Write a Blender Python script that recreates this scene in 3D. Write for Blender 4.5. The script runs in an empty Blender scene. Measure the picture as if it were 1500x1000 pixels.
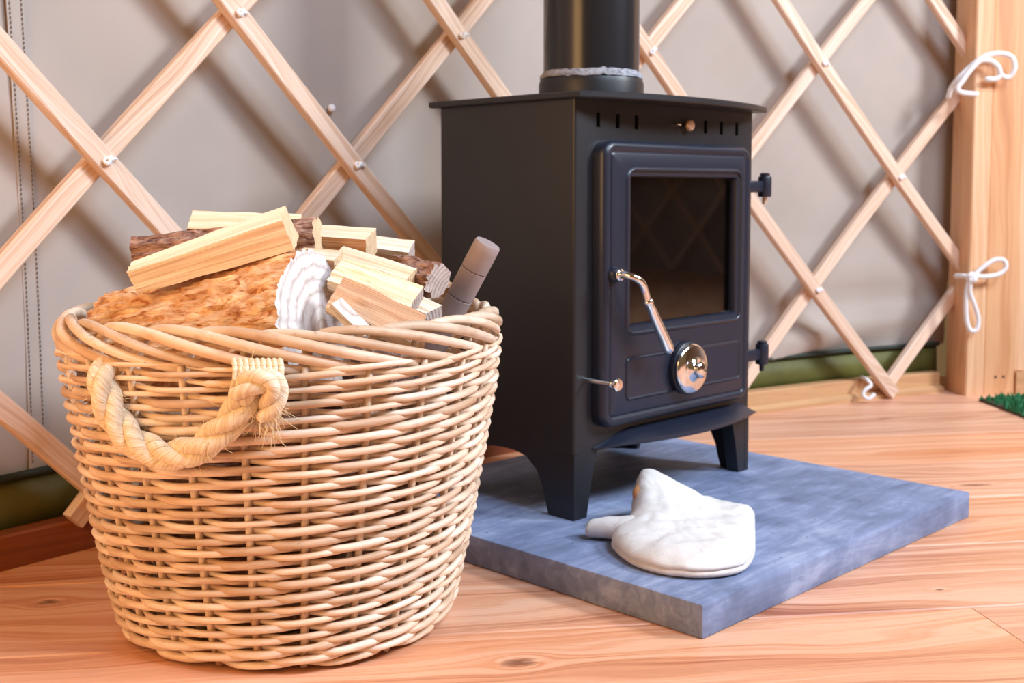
import bpy, bmesh, math, random
import numpy as np
from mathutils import Vector, Matrix, noise

random.seed(7)
scene = bpy.context.scene
col = scene.collection
PI = math.pi

# ------------------------------------------------------------------ camera
F_PX, TILT, PPY, CAM_H = 1710.8, .0783, 415.2, .4728
cam_d = bpy.data.cameras.new('camera')
cam_d.sensor_width = 36.0
cam_d.lens = 36.0 * F_PX / 1500.0
cam_d.shift_y = -(500.0 - PPY) / 1500.0
cam_d.clip_start = .01
cam_d.dof.use_dof = True
cam_d.dof.focus_distance = 1.13
cam_d.dof.aperture_fstop = 9.0
cam = bpy.data.objects.new('camera', cam_d)
col.objects.link(cam)
cam.location = (0, 0, CAM_H)
cam.rotation_euler = (PI / 2 - TILT, 0, 0)
scene.camera = cam

# ------------------------------------------------------------------ light
vs = scene.view_settings
vs.view_transform = 'Standard'
vs.look = 'None'
vs.gamma = 1.0
vs.use_curve_mapping = False
vs.exposure = 0.0
world = bpy.data.worlds.new('world')
scene.world = world
world.use_nodes = True
world.node_tree.nodes['Background'].inputs[0].default_value = (1.0, .60, .27, 1)
world.node_tree.nodes['Background'].inputs[1].default_value = .17


def area_light(name, loc, target, sx, sy, power, color, shape='RECTANGLE'):
    d = bpy.data.lights.new(name, 'AREA')
    d.shape = shape
    d.size = sx
    d.size_y = sy
    d.energy = power
    d.color = color
    o = bpy.data.objects.new(name, d)
    col.objects.link(o)
    o.location = loc
    o.rotation_euler = (Vector(target) - Vector(loc)).to_track_quat('-Z', 'Y').to_euler()
    return o


# daylight from the roof windows over the right of the yurt, the high one bluer with open sky,
# and the warm lamp that stands by the wall on the left
area_light('window_daylight', (3.0, 1.0, 2.35), (0, 1.6, .4), .75, .75, 126, (.85, .92, 1.0))
area_light('roof_daylight', (1.7, -.1, 2.8), (.1, 1.5, .2), 1.3, 1.3, 100, (.64, .79, 1.0), 'DISK')
area_light('warm_lamp', (-.98, .28, .80), (-.1, 1.6, .35), .55, 1.0, 13, (1.0, .56, .22))

# ------------------------------------------------------------------ pixel helpers
_c, _s = math.cos(TILT), math.sin(TILT)
CAM = Vector((0, 0, CAM_H))


def pray(x, y):
    a = (x - 750) / F_PX
    b = (PPY - y) / F_PX
    return Vector((a, _c + b * _s, b * _c - _s))


def at(x, y, Y):
    d = pray(x, y)
    return CAM + d * (Y / d.y)


def onz(x, y, z=0.0):
    d = pray(x, y)
    return CAM + d * ((z - CAM_H) / d.z)


# ------------------------------------------------------------------ mesh collector
class MB:
    def __init__(self):
        self.v = []
        self.f = []
        self.m = []
        self.uv = []
        self.sm = []

    def face(self, idx, uv=None, mat=0, smooth=True):
        self.f.append(tuple(idx))
        self.m.append(mat)
        self.uv.append(uv if uv else [(0, 0)] * len(idx))
        self.sm.append(smooth)

    def rings(self, rings, closed=False, caps=(True, True), mats=None, us=None, vs_=None,
              cap_mats=(0, 0), smooth=True, loop=True):
        """rings: list of lists of points, all the same length"""
        n = len(rings[0])
        base = len(self.v)
        for r in rings:
            self.v.extend([tuple(p) for p in r])
        nr = len(rings)
        if us is None:
            us = [0.0]
            for i in range(1, nr):
                us.append(us[-1] + (Vector(rings[i][0]) - Vector(rings[i - 1][0])).length)
        if vs_ is None:
            vs_ = [0.0]
            for j in range(1, n + 1):
                vs_.append(vs_[-1] + (Vector(rings[0][j % n]) - Vector(rings[0][j - 1])).length)
        for i in range(nr if closed else nr - 1):
            i2 = (i + 1) % nr
            u0 = us[i]
            u1 = us[i2] if i2 > i else us[i] + (us[i] - us[i - 1])
            for j in range(n if loop else n - 1):
                j2 = (j + 1) % n
                self.face((base + i * n + j, base + i * n + j2, base + i2 * n + j2, base + i2 * n + j),
                          [(u0, vs_[j]), (u0, vs_[j + 1]), (u1, vs_[j + 1]), (u1, vs_[j])],
                          mats[j] if mats else 0, smooth)
        if not closed and loop:
            for e, (on, k) in enumerate(((caps[0], 0), (caps[1], nr - 1))):
                if not on:
                    continue
                r = [Vector(p) for p in rings[k]]
                c = sum(r, Vector()) / n
                if n <= 8:
                    idx = [base + k * n + j for j in range(n)]
                    if k == 0:
                        idx.reverse()
                    self.face(idx, [(us[k], vs_[j]) for j in range(n)], cap_mats[e], False)
                else:
                    ci = len(self.v)
                    self.v.append(tuple(c))
                    # local cap coordinates for end grain
                    ax = (r[0] - c).normalized()
                    nrm = (r[1] - c).cross(r[0] - c)
                    nrm = nrm.normalized() if nrm.length > 1e-12 else Vector((0, 0, 1))
                    ay = nrm.cross(ax)
                    q = [((p - c).dot(ax), (p - c).dot(ay)) for p in r]
                    # separate verts so the cap edge stays crisp
                    b2 = len(self.v)
                    self.v.extend([tuple(p) for p in r])
                    for j in range(n):
                        j2 = (j + 1) % n
                        if k == 0:
                            self.face((ci, b2 + j2, b2 + j), [(0, 0), q[j2], q[j]], cap_mats[e], False)
                        else:
                            self.face((ci, b2 + j, b2 + j2), [(0, 0), q[j], q[j2]], cap_mats[e], False)
        return base

    def tube(self, pts, rad, n=8, closed=False, caps=True, mat=0, cap_round=False):
        pts = [Vector(p) for p in pts]
        k = len(pts)
        rads = rad if isinstance(rad, (list, tuple)) else [rad] * k
        if cap_round and not closed:
            t0 = (pts[0] - pts[1]).normalized()
            t1 = (pts[-1] - pts[-2]).normalized()
            pts = [pts[0] + t0 * rads[0] * .9, pts[0] + t0 * rads[0] * .6] + pts + \
                  [pts[-1] + t1 * rads[-1] * .6, pts[-1] + t1 * rads[-1] * .9]
            rads = [rads[0] * .3, rads[0] * .75] + list(rads) + [rads[-1] * .75, rads[-1] * .3]
            k = len(pts)
        rings = []
        prev = None
        for i in range(k):
            if closed:
                t = pts[(i + 1) % k] - pts[i - 1]
            else:
                t = pts[min(i + 1, k - 1)] - pts[max(i - 1, 0)]
            t = t.normalized() if t.length > 1e-12 else Vector((0, 0, 1))
            if prev is None:
                a = Vector((0, 0, 1)) if abs(t.z) < .9 else Vector((1, 0, 0))
                prev = (a - t * a.dot(t)).normalized()
            else:
                prev = (prev - t * prev.dot(t)).normalized()
            b = t.cross(prev)
            rings.append([pts[i] + (prev * math.cos(2 * PI * j / n) + b * math.sin(2 * PI * j / n)) * rads[i]
                          for j in range(n)])
        self.rings(rings, closed, (caps, caps), mats=[mat] * n, cap_mats=(mat, mat))

    def sweep(self, pts, sec, ups, mat=0, cap_mat=None, smooth=False):
        """sec: [(a, b)] in (side, up) axes; ups: one vector or one per point"""
        pts = [Vector(p) for p in pts]
        rings = []
        for i, p in enumerate(pts):
            t = (pts[min(i + 1, len(pts) - 1)] - pts[max(i - 1, 0)]).normalized()
            up = Vector(ups[i] if isinstance(ups, list) else ups)
            up = (up - t * up.dot(t)).normalized()
            side = t.cross(up)
            rings.append([p + side * a + up * b for a, b in sec])
        cm = mat if cap_mat is None else cap_mat
        self.rings(rings, mats=[mat] * len(sec), cap_mats=(cm, cm), smooth=smooth)

    def box(self, lo, hi, bev=0.0, seg=2, mat=0, xf=None):
        bm = bmesh.new()
        bmesh.ops.create_cube(bm, size=1)
        lo, hi = Vector(lo), Vector(hi)
        for v in bm.verts:
            v.co = Vector([lo[i] + (v.co[i] + .5) * (hi[i] - lo[i]) for i in range(3)])
        if bev > 0:
            bmesh.ops.bevel(bm, geom=bm.edges[:], offset=bev, segments=seg, profile=.5, affect='EDGES')
        self.add_bm(bm, mat, xf)

    def add_bm(self, bm, mat=0, xf=None, smooth=False):
        base = len(self.v)
        bm.verts.index_update()
        for v in bm.verts:
            self.v.append(tuple((xf @ v.co) if xf else v.co))
        for f in bm.faces:
            self.face([base + v.index for v in f.verts], None, mat, smooth)
        bm.free()

    def prism(self, poly, z0, z1, axis='z', mat=0, smooth=False):
        """polygon extruded along an axis; poly in the other two axes in cyclic order"""
        def P(a, b, c):
            return {'z': (a, b, c), 'x': (c, a, b), 'y': (b, c, a)}[axis]
        n = len(poly)
        base = len(self.v)
        for c in (z0, z1):
            for a, b in poly:
                self.v.append(P(a, b, c))
        for j in range(n):
            j2 = (j + 1) % n
            self.face((base + j, base + j2, base + n + j2, base + n + j), None, mat, smooth)
        self.face([base + j for j in reversed(range(n))], None, mat, False)
        self.face([base + n + j for j in range(n)], None, mat, False)

    def lathe(self, prof, n=24, xf=None, mat=0, smooth=True):
        """prof: [(r, z)]"""
        rings = [[Vector((max(r, 1e-5) * math.cos(2 * PI * j / n), max(r, 1e-5) * math.sin(2 * PI * j / n), z))
                  for j in range(n)] for r, z in prof]
        if xf:
            rings = [[xf @ p for p in r] for r in rings]
        self.rings(rings, mats=[mat] * n, cap_mats=(mat, mat), smooth=smooth)

    def mesh(self, name):
        me = bpy.data.meshes.new(name)
        me.from_pydata([tuple(p) for p in self.v], [], self.f)
        uvl = me.uv_layers.new(name='UVMap')
        flat = [c for fu in self.uv for p in fu for c in p]
        uvl.data.foreach_set('uv', flat)
        me.polygons.foreach_set('material_index', self.m)
        me.polygons.foreach_set('use_smooth', self.sm)
        me.update()
        return me

    def build(self, name, mats, parent=None, matrix=None, fix=True, angle=None):
        me = self.mesh(name)
        if fix:
            bm = bmesh.new()
            bm.from_mesh(me)
            bmesh.ops.recalc_face_normals(bm, faces=bm.faces[:])
            bm.to_mesh(me)
            bm.free()
        if angle is not None:
            me.polygons.foreach_set('use_smooth', [True] * len(me.polygons))
            me.set_sharp_from_angle(angle=math.radians(angle))
        for m in (mats if isinstance(mats, (list, tuple)) else [mats]):
            me.materials.append(m)
        o = bpy.data.objects.new(name, me)
        col.objects.link(o)
        if matrix is not None:
            o.matrix_world = matrix
        if parent is not None:
            o.parent = parent
        return o


def empty(name, loc=(0, 0, 0), rz=0.0):
    o = bpy.data.objects.new(name, None)
    col.objects.link(o)
    o.location = loc
    o.rotation_euler = (0, 0, rz)
    o.empty_display_size = .05
    return o


def tag(o, label=None, cat=None, group=None, kind=None):
    if label:
        o['label'] = label
    if cat:
        o['category'] = cat
    if group:
        o['group'] = group
    if kind:
        o['kind'] = kind
    return o


def catmull(pts, k=6, closed=False):
    pts = [Vector(p) for p in pts]
    out = []
    n = len(pts)
    for i in range(n if closed else n - 1):
        p0 = pts[(i - 1) % n] if closed or i > 0 else pts[i] * 2 - pts[i + 1]
        p1, p2 = pts[i], pts[(i + 1) % n]
        p3 = pts[(i + 2) % n] if closed or i < n - 2 else p2 * 2 - p1
        for j in range(k):
            t = j / k
            out.append(.5 * ((2 * p1) + (p2 - p0) * t + (2 * p0 - 5 * p1 + 4 * p2 - p3) * t * t +
                             (3 * p1 - p0 - 3 * p2 + p3) * t ** 3))
    if not closed:
        out.append(pts[-1].copy())
    return out


def fbm(x, y, z=0.0, o=3):
    return noise.fractal(Vector((x, y, z)), 1.0, 2.0, o)


# ------------------------------------------------------------------ materials
class NT:
    def __init__(self, name):
        self.mat = bpy.data.materials.new(name)
        self.mat.use_nodes = True
        self.t = self.mat.node_tree
        self.b = self.t.nodes['Principled BSDF']

    def n(self, typ, **kw):
        nd = self.t.nodes.new(typ)
        for k, v in kw.items():
            setattr(nd, k, v)
        return nd

    def set(self, sock, val):
        if isinstance(val, bpy.types.NodeSocket):
            self.t.links.new(val, sock)
        else:
            sock.default_value = val

    def math(self, op, a, b=None, c=None, clamp=False):
        nd = self.n('ShaderNodeMath', operation=op, use_clamp=clamp)
        self.set(nd.inputs[0], a)
        if b is not None:
            self.set(nd.inputs[1], b)
        if c is not None:
            self.set(nd.inputs[2], c)
        return nd.outputs[0]

    def mix(self, fac, a, b, mode='MIX'):
        nd = self.n('ShaderNodeMix', data_type='RGBA', blend_type=mode)
        self.set(nd.inputs[0], fac)
        self.set(nd.inputs[6], a if isinstance(a, bpy.types.NodeSocket) else (*a, 1))
        self.set(nd.inputs[7], b if isinstance(b, bpy.types.NodeSocket) else (*b, 1))
        return nd.outputs[2]

    def ramp(self, fac, stops):
        nd = self.n('ShaderNodeValToRGB')
        cr = nd.color_ramp
        while len(cr.elements) < len(stops):
            cr.elements.new(.5)
        for e, (p, c) in zip(cr.elements, stops):
            e.position = p
            e.color = (*c, 1) if len(c) == 3 else c
        self.set(nd.inputs[0], fac)
        return nd.outputs[0]

    def noise(self, vec, scale, detail=3.0, rough=.55, dist=0.0):
        nd = self.n('ShaderNodeTexNoise')
        self.set(nd.inputs['Vector'], vec)
        nd.inputs['Scale'].default_value = scale
        nd.inputs['Detail'].default_value = detail
        nd.inputs['Roughness'].default_value = rough
        nd.inputs['Distortion'].default_value = dist
        return nd.outputs[0]

    def comb(self, x, y, z):
        nd = self.n('ShaderNodeCombineXYZ')
        for i, v in enumerate((x, y, z)):
            self.set(nd.inputs[i], v)
        return nd.outputs[0]

    def sep(self, v):
        nd = self.n('ShaderNodeSeparateXYZ')
        self.set(nd.inputs[0], v)
        return nd.outputs

    def uv(self):
        return self.n('ShaderNodeUVMap').outputs[0]

    def obj(self):
        return self.n('ShaderNodeTexCoord').outputs['Object']

    def rnd(self):
        return self.n('ShaderNodeObjectInfo').outputs['Random']

    def bump(self, h, strength, dist):
        nd = self.n('ShaderNodeBump')
        nd.inputs['Strength'].default_value = strength
        nd.inputs['Distance'].default_value = dist
        self.set(nd.inputs['Height'], h)
        self.t.links.new(nd.outputs[0], self.b.inputs['Normal'])

    def out(self, color=None, rough=None, metal=None, spec=None):
        if color is not None:
            self.set(self.b.inputs['Base Color'], color if isinstance(color, bpy.types.NodeSocket) else (*color, 1))
        if rough is not None:
            self.set(self.b.inputs['Roughness'], rough)
        if metal is not None:
            self.set(self.b.inputs['Metallic'], metal)
        if spec is not None:
            self.set(self.b.inputs['Specular IOR Level'], spec)
        return self.mat


def srgb(r, g, b):
    def f(c):
        c /= 255.0
        return c / 12.92 if c <= .04045 else ((c + .055) / 1.055) ** 2.4
    return (f(r), f(g), f(b))


def wood_mat(name, light, mid, dark, ring=38.0, ring_amt=.5, rough=.55, var=.25, knots=None, bump=.15,
             random_knots=0.0, warp=.012, blotch=None):
    """wood grain along UV u (metres), v across"""
    w = NT(name)
    s = w.sep(w.uv())
    r = w.rnd()
    u = w.math('ADD', s[0], w.math('MULTIPLY', r, 17.3))
    v = w.math('ADD', s[1], w.math('MULTIPLY', r, 5.7))
    kmask = None
    if knots:
        # knots at fixed places on the floor: (x, y, length, width)
        p = w.sep(w.n('ShaderNodeNewGeometry').outputs['Position'])
        for (kx, ky, ka, kb) in knots:
            dx = w.math('DIVIDE', w.math('SUBTRACT', p[0], kx), ka)
            dy = w.math('DIVIDE', w.math('SUBTRACT', w.math('SUBTRACT', p[1], ky),
                                         w.math('MULTIPLY', w.math('SUBTRACT', p[0], kx), .139)), kb)
            d = w.math('SQRT', w.math('ADD', w.math('MULTIPLY', dx, dx), w.math('MULTIPLY', dy, dy)))
            g = w.math('POWER', 2.718, w.math('MULTIPLY', w.math('MULTIPLY', d, d), -.12))
            sign = w.math('DIVIDE', dy, w.math('ADD', d, .35))
            v = w.math('ADD', v, w.math('MULTIPLY', w.math('MULTIPLY', g, sign), -.030))
            dn = w.math('ADD', d, w.math('MULTIPLY', w.math('SUBTRACT', w.noise(w.comb(
                w.math('MULTIPLY', p[0], 60), w.math('MULTIPLY', p[1], 160), 0), 1.0), .5), 1.1))
            k = w.math('SUBTRACT', 1.0, dn, clamp=True)
            k = w.math('POWER', k, .6)
            kmask = k if kmask is None else w.math('MAXIMUM', kmask, k)
    low = w.noise(w.comb(w.math('MULTIPLY', u, 1.6), w.math('MULTIPLY', v, 7.0), r), 1.0, 2.0)
    vw = w.math('ADD', v, w.math('MULTIPLY', w.math('SUBTRACT', low, .5), warp * 10))
    rings = w.noise(w.comb(w.math('MULTIPLY', u, .9), w.math('MULTIPLY', vw, ring * 2), r), 1.0, 2.0, .5)
    rings2 = w.noise(w.comb(w.math('MULTIPLY', u, 2.2), w.math('MULTIPLY', vw, ring * 6), 3.1), 1.0, 2.0, .6)
    fine = w.noise(w.comb(w.math('MULTIPLY', u, 14), w.math('MULTIPLY', v, 520), 1.7), 1.0, 2.0, .6)
    f1 = w.math('ADD', w.math('MULTIPLY', rings, .62), w.math('MULTIPLY', rings2, .38))
    c = w.ramp(f1, [(.33, dark), (.47, mid), (.58, light), (.72, light)])
    big = w.noise(w.comb(w.math('MULTIPLY', u, 2.5), w.math('MULTIPLY', v, 12), 9.0), 1.0, 2.0)
    c = w.mix(ring_amt, mid, c)
    c = w.mix(w.math('MULTIPLY', w.math('SUBTRACT', big, .35, clamp=True), 1.3, clamp=True), c,
              blotch if blotch else light)
    c = w.mix(w.math('MULTIPLY', w.math('SUBTRACT', fine, .5, clamp=True), .9), c, dark)
    if var > 0:
        hsv = w.n('ShaderNodeHueSaturation')
        w.set(hsv.inputs['Value'], w.math('ADD', 1 - var / 2, w.math('MULTIPLY', r, var)))
        r2 = w.math('FRACT', w.math('MULTIPLY', r, 7.77))
        w.set(hsv.inputs['Saturation'], w.math('ADD', 1 - var / 2, w.math('MULTIPLY', r2, var)))
        w.set(hsv.inputs['Color'], c)
        c = hsv.outputs[0]
    if random_knots > 0:
        vo = w.n('ShaderNodeTexVoronoi')
        w.set(vo.inputs['Vector'], w.comb(w.math('MULTIPLY', u, 2.2), w.math('MULTIPLY', v, 5.5), r))
        vo.inputs['Scale'].default_value = 1.0
        k = w.math('MULTIPLY', w.math('SUBTRACT', random_knots, vo.outputs['Distance'], clamp=True), 18, clamp=True)
        kmask = k if kmask is None else w.math('MAXIMUM', kmask, k)
    if kmask is not None:
        kd = tuple(x * .28 for x in dark)
        c = w.mix(w.math('MULTIPLY', kmask, .9), c, kd)
    w.bump(w.math('ADD', f1, w.math('MULTIPLY', fine, .5)), bump, .002)
    return w.out(c, rough)


M = {}
M['slat'] = wood_mat('ash_slat', srgb(238, 214, 196), srgb(222, 186, 158), srgb(178, 128, 90), ring=90, ring_amt=.8,
                     rough=.5, var=.14, bump=.1)
M['floor'] = wood_mat('floor_pine', srgb(236, 186, 154), srgb(218, 152, 114), srgb(158, 84, 52), ring=26, ring_amt=.85,
                      rough=.42, var=.13, bump=.1,
                      knots=[(.007, 1.144, .020, .012), (-.536, 1.318, .013, .009), (.51, 1.36, .006, .003),
                             (.75, 1.86, .03, .007)], warp=.016)
M['post'] = wood_mat('post_pine', srgb(240, 198, 158), srgb(226, 172, 126), srgb(190, 126, 82), ring=22, ring_amt=.7,
                     rough=.5, var=.08, random_knots=.075)
M['jamb'] = wood_mat('jamb_pine', srgb(228, 176, 130), srgb(212, 150, 102), srgb(172, 108, 66), ring=18, ring_amt=.8,
                     rough=.5, var=.05, random_knots=.085)
M['split'] = wood_mat('split_wood', srgb(252, 238, 216), srgb(242, 218, 184), srgb(196, 148, 104), ring=70, ring_amt=.85,
                      rough=.75, var=.26, bump=.6, warp=.004)
M['splitdark'] = wood_mat('split_heartwood', srgb(226, 188, 152), srgb(202, 156, 120), srgb(146, 100, 72), ring=80,
                          ring_amt=.9, rough=.8, var=.2, bump=.6, warp=.004)
M['greystick'] = wood_mat('weathered_stick', srgb(176, 160, 158), srgb(150, 132, 130), srgb(108, 90, 86), ring=40,
                          ring_amt=.8, rough=.6, var=0, bump=.2)
M['board_dark'] = wood_mat('mahogany_board', srgb(150, 84, 46), srgb(126, 64, 32), srgb(88, 42, 22), ring=30, rough=.5, var=0)
M['board_pale'] = wood_mat('pale_board', srgb(214, 170, 124), srgb(196, 148, 104), srgb(160, 112, 74), ring=30, rough=.55, var=0)


def bark_mat(name, light, mid, dark, scale=1.0, bump=.9):
    w = NT(name)
    s = w.sep(w.uv())
    r = w.rnd()
    vec = w.comb(w.math('ADD', w.math('MULTIPLY', s[0], 38 * scale), w.math('MULTIPLY', r, 9)),
                 w.math('MULTIPLY', s[1], 95 * scale), r)
    a = w.noise(vec, 1.0, 5.0, .65, 1.2)
    vo = w.n('ShaderNodeTexVoronoi', feature='DISTANCE_TO_EDGE')
    w.set(vo.inputs['Vector'], w.n('ShaderNodeVectorMath', operation='ADD').outputs[0])
    va = vo.inputs['Vector'].links[0].from_node
    w.set(va.inputs[0], vec)
    nz = w.n('ShaderNodeTexNoise')
    w.set(nz.inputs['Vector'], vec)
    nz.inputs['Scale'].default_value = 1.2
    w.set(va.inputs[1], nz.outputs[1])
    vo.inputs['Scale'].default_value = .7
    e = w.math('MULTIPLY', vo.outputs[0], 2.5, clamp=True)
    c = w.ramp(a, [(.36, dark), (.45, mid), (.57, light), (.75, light)])
    c = w.mix(w.math('MULTIPLY', w.math('SUBTRACT', 1.0, e), .55), c, dark)
    w.bump(w.math('ADD', a, w.math('MULTIPLY', e, .6)), bump, .004)
    return w.out(c, .85)


M['bark_orange'] = bark_mat('orange_flaky_bark', srgb(255, 228, 190), srgb(246, 196, 146), srgb(168, 104, 62), 1.0, .8)
M['bark_brown'] = bark_mat('brown_bark', srgb(206, 168, 150), srgb(168, 128, 112), srgb(92, 60, 52), 1.3)


def end_mat(name, light, dark, ring=260.0, ox=0.0, oy=0.0, amt=.35):
    w = NT(name)
    s = w.sep(w.uv())
    qx, qy = w.math('SUBTRACT', s[0], ox), w.math('SUBTRACT', s[1], oy)
    d = w.math('SQRT', w.math('ADD', w.math('MULTIPLY', qx, qx), w.math('MULTIPLY', qy, qy)))
    nz = w.noise(w.comb(w.math('MULTIPLY', s[0], 60), w.math('MULTIPLY', s[1], 60), 0), 1.0, 3)
    d2 = w.math('ADD', w.math('MULTIPLY', d, ring), w.math('MULTIPLY', nz, 2.6))
    rg = w.math('ABSOLUTE', w.math('SINE', d2))
    saw = w.noise(w.comb(w.math('MULTIPLY', s[0], 900), w.math('MULTIPLY', s[1], 70), 0), 1.0, 2)
    f = w.math('ADD', w.math('MULTIPLY', rg, amt), w.math('MULTIPLY', w.math('ADD', nz, saw), .35))
    c = w.ramp(f, [(.25, dark), (.5, light), (.8, light)])
    w.bump(w.math('ADD', rg, w.math('MULTIPLY', saw, 1.5)), .4, .001)
    return w.out(c, .85)


M['end_pale'] = end_mat('sawn_end_pale', srgb(230, 220, 214), srgb(178, 156, 144), 230, .01, .008, .22)
M['end_tan'] = end_mat('sawn_end_tan', srgb(230, 200, 160), srgb(170, 124, 84), 900, .05, .03, .2)
M['end_grey'] = end_mat('sawn_end_grey', srgb(196, 180, 172), srgb(120, 96, 86), 700, .03, .02, .2)


def willow_mat():
    w = NT('willow')
    s = w.sep(w.uv())
    r = w.rnd()
    vec = w.comb(w.math('ADD', w.math('MULTIPLY', s[0], 9), w.math('MULTIPLY', r, 31)), w.math('MULTIPLY', s[1], 40), r)
    a = w.noise(vec, 1.0, 3, .6)
    b = w.noise(w.comb(w.math('MULTIPLY', s[0], 60), w.math('MULTIPLY', s[1], 420), r), 1.0, 2, .6)
    c = w.ramp(a, [(.3, srgb(198, 160, 126)), (.48, srgb(226, 198, 170)), (.66, srgb(244, 226, 206))])
    c = w.mix(w.math('MULTIPLY', w.math('SUBTRACT', b, .52, clamp=True), 1.6, clamp=True), c, srgb(168, 120, 84))
    sp = w.noise(w.comb(w.math('MULTIPLY', s[0], 130), w.math('MULTIPLY', s[1], 260), r), 1.0, 1)
    c = w.mix(w.math('MULTIPLY', w.math('SUBTRACT', sp, .74, clamp=True), 7, clamp=True), c, srgb(92, 56, 40))
    hsv = w.n('ShaderNodeHueSaturation')
    w.set(hsv.inputs['Value'], w.math('ADD', .84, w.math('MULTIPLY', r, .24)))
    w.set(hsv.inputs['Color'], c)
    w.bump(b, .12, .001)
    return w.out(hsv.outputs[0], .5)


M['willow'] = willow_mat()


def rope_mat():
    w = NT('hemp_rope')
    s = w.sep(w.uv())
    v = w.math('ADD', w.math('MULTIPLY', s[1], 900), w.math('MULTIPLY', s[0], 420))
    f = w.noise(w.comb(v, w.math('MULTIPLY', s[0], 22), 0), 1.0, 3, .6)
    c = w.ramp(f, [(.3, srgb(200, 172, 132)), (.5, srgb(233, 215, 184)), (.7, srgb(250, 241, 224))])
    w.bump(f, .6, .002)
    return w.out(c, .9)


M['rope'] = rope_mat()


def plain(name, colr, rough=.5, metal=0.0, nscale=None, amt=.15, bump=0.0, spec=None):
    w = NT(name)
    if nscale:
        nz = w.noise(w.obj(), nscale, 4, .6)
        lo = tuple(c * (1 - amt) for c in colr)
        hi = tuple(min(1, c * (1 + amt)) for c in colr)
        c = w.ramp(nz, [(.3, lo), (.7, hi)])
        if bump:
            w.bump(nz, bump, .001)
        return w.out(c, rough, metal, spec)
    return w.out(colr, rough, metal, spec)


M['stove'] = plain('stove_black_paint', srgb(30, 31, 36), .42, 0, 900, .05, .06)
M['stove_cast'] = plain('stove_cast_iron', srgb(31, 36, 51), .36, 0, 700, .06, .08)
M['stove_inner'] = plain('soot_black', srgb(24, 22, 21), .9)
M['firebrick'] = plain('firebrick', srgb(150, 120, 96), .95, 0, 60, .3, .3)
M['flue'] = plain('flue_enamel', srgb(34, 34, 38), .24, 0)
M['chrome'] = plain('chrome', (.82, .82, .83), .10, 1.0)
M['brass'] = plain('bright_brass', srgb(222, 190, 164), .35, .35)
M['cement'] = plain('fire_cement', srgb(150, 150, 158), .9, 0, 160, .5, .5)
M['cord'] = plain('white_cord', srgb(240, 238, 240), .8, 0, 900, .06, .3)
M['piping'] = plain('dark_green_piping', srgb(34, 46, 38), .6)
M['groundsheet'] = plain('olive_groundsheet', srgb(92, 92, 40), .5, 0, 6, .3)
M['thread'] = plain('stitch_thread', srgb(96, 88, 82), .8)
M['mortar'] = plain('subfloor', srgb(50, 32, 20), .9)
M['fray'] = plain('rope_fibre', srgb(232, 206, 160), .9)
M['mat_green'] = plain('mat_green', srgb(40, 112, 68), .9, 0, 90, .5)
M['mat_back'] = plain('mat_backing', srgb(70, 62, 46), .9)


def glass_mat():
    w = NT('stove_glass')
    w.b.inputs['Transmission Weight'].default_value = 1.0
    w.b.inputs['IOR'].default_value = 1.5
    return w.out((.42, .38, .34), .02)


M['glass'] = glass_mat()


def canvas_mat():
    w = NT('taupe_canvas')
    p = w.uv()
    s = w.sep(p)
    big = w.noise(w.comb(w.math('MULTIPLY', s[0], 3), w.math('MULTIPLY', s[1], 3), 0), 1.0, 3)
    wv = w.noise(w.comb(w.math('MULTIPLY', s[0], 900), w.math('MULTIPLY', s[1], 900), 0), 1.0, 1)
    c = w.ramp(big, [(.3, srgb(168, 156, 147)), (.7, srgb(181, 169, 160))])
    w.bump(wv, .06, .0006)
    return w.out(c, .7, 0, .3)


M['canvas'] = canvas_mat()


def slab_mat():
    w = NT('concrete_slab')
    p = w.obj()
    a = w.noise(p, 9, 5, .62, .6)
    sc = w.n('ShaderNodeMapping')
    sc.inputs['Scale'].default_value = (8, 46, 46)
    sc.inputs['Rotation'].default_value = (0, 0, .35)
    w.set(sc.inputs[0], p)
    st = w.noise(sc.outputs[0], 1.0, 4, .65, .8)
    fine = w.noise(p, 160, 3, .6)
    f = w.math('ADD', w.math('MULTIPLY', a, .55), w.math('MULTIPLY', st, .45))
    c = w.ramp(f, [(.34, srgb(94, 107, 136)), (.5, srgb(124, 138, 172)), (.64, srgb(160, 172, 202))])
    pit = w.math('MULTIPLY', w.math('SUBTRACT', w.noise(p, 120, 1), .73, clamp=True), 12, clamp=True)
    c = w.mix(pit, c, srgb(70, 70, 72))
    w.bump(w.math('ADD', w.math('ADD', f, w.math('MULTIPLY', fine, .3)), w.math('MULTIPLY', pit, -1.0)), .3, .002)
    return w.out(c, .62)


M['slab'] = slab_mat()


def mitt_mat():
    w = NT('white_leather')
    p = w.obj()
    a = w.noise(p, 26, 4, .6)
    st = w.noise(p, 60, 5, .7)
    c = w.ramp(a, [(.3, srgb(206, 202, 198)), (.6, srgb(226, 224, 224))])
    c = w.mix(w.math('MULTIPLY', w.math('SUBTRACT', st, .60, clamp=True), 4, clamp=True), c, srgb(176, 164, 154))
    sz = w.sep(p)
    # mottled browner towards the bottom of the gauntlet
    low = w.math('MULTIPLY', w.math('SUBTRACT', .013, sz[2], clamp=True), 70, clamp=True)
    c = w.mix(w.math('MULTIPLY', low, w.math('MULTIPLY', st, .9)), c, srgb(170, 138, 108))
    w.bump(w.math('ADD', a, w.math('MULTIPLY', w.noise(p, 300, 2), .3)), .35, .003)
    return w.out(c, .75)


M['mitt'] = mitt_mat()
M['lining'] = plain('tan_lining', srgb(206, 150, 104), .85)

# ------------------------------------------------------------------ the yurt shell
WC = Vector((2.988, -1.405, 0))
WR = 4.6
TH0 = math.atan2(1.48 - WC.y, -.595 - WC.x)


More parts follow.
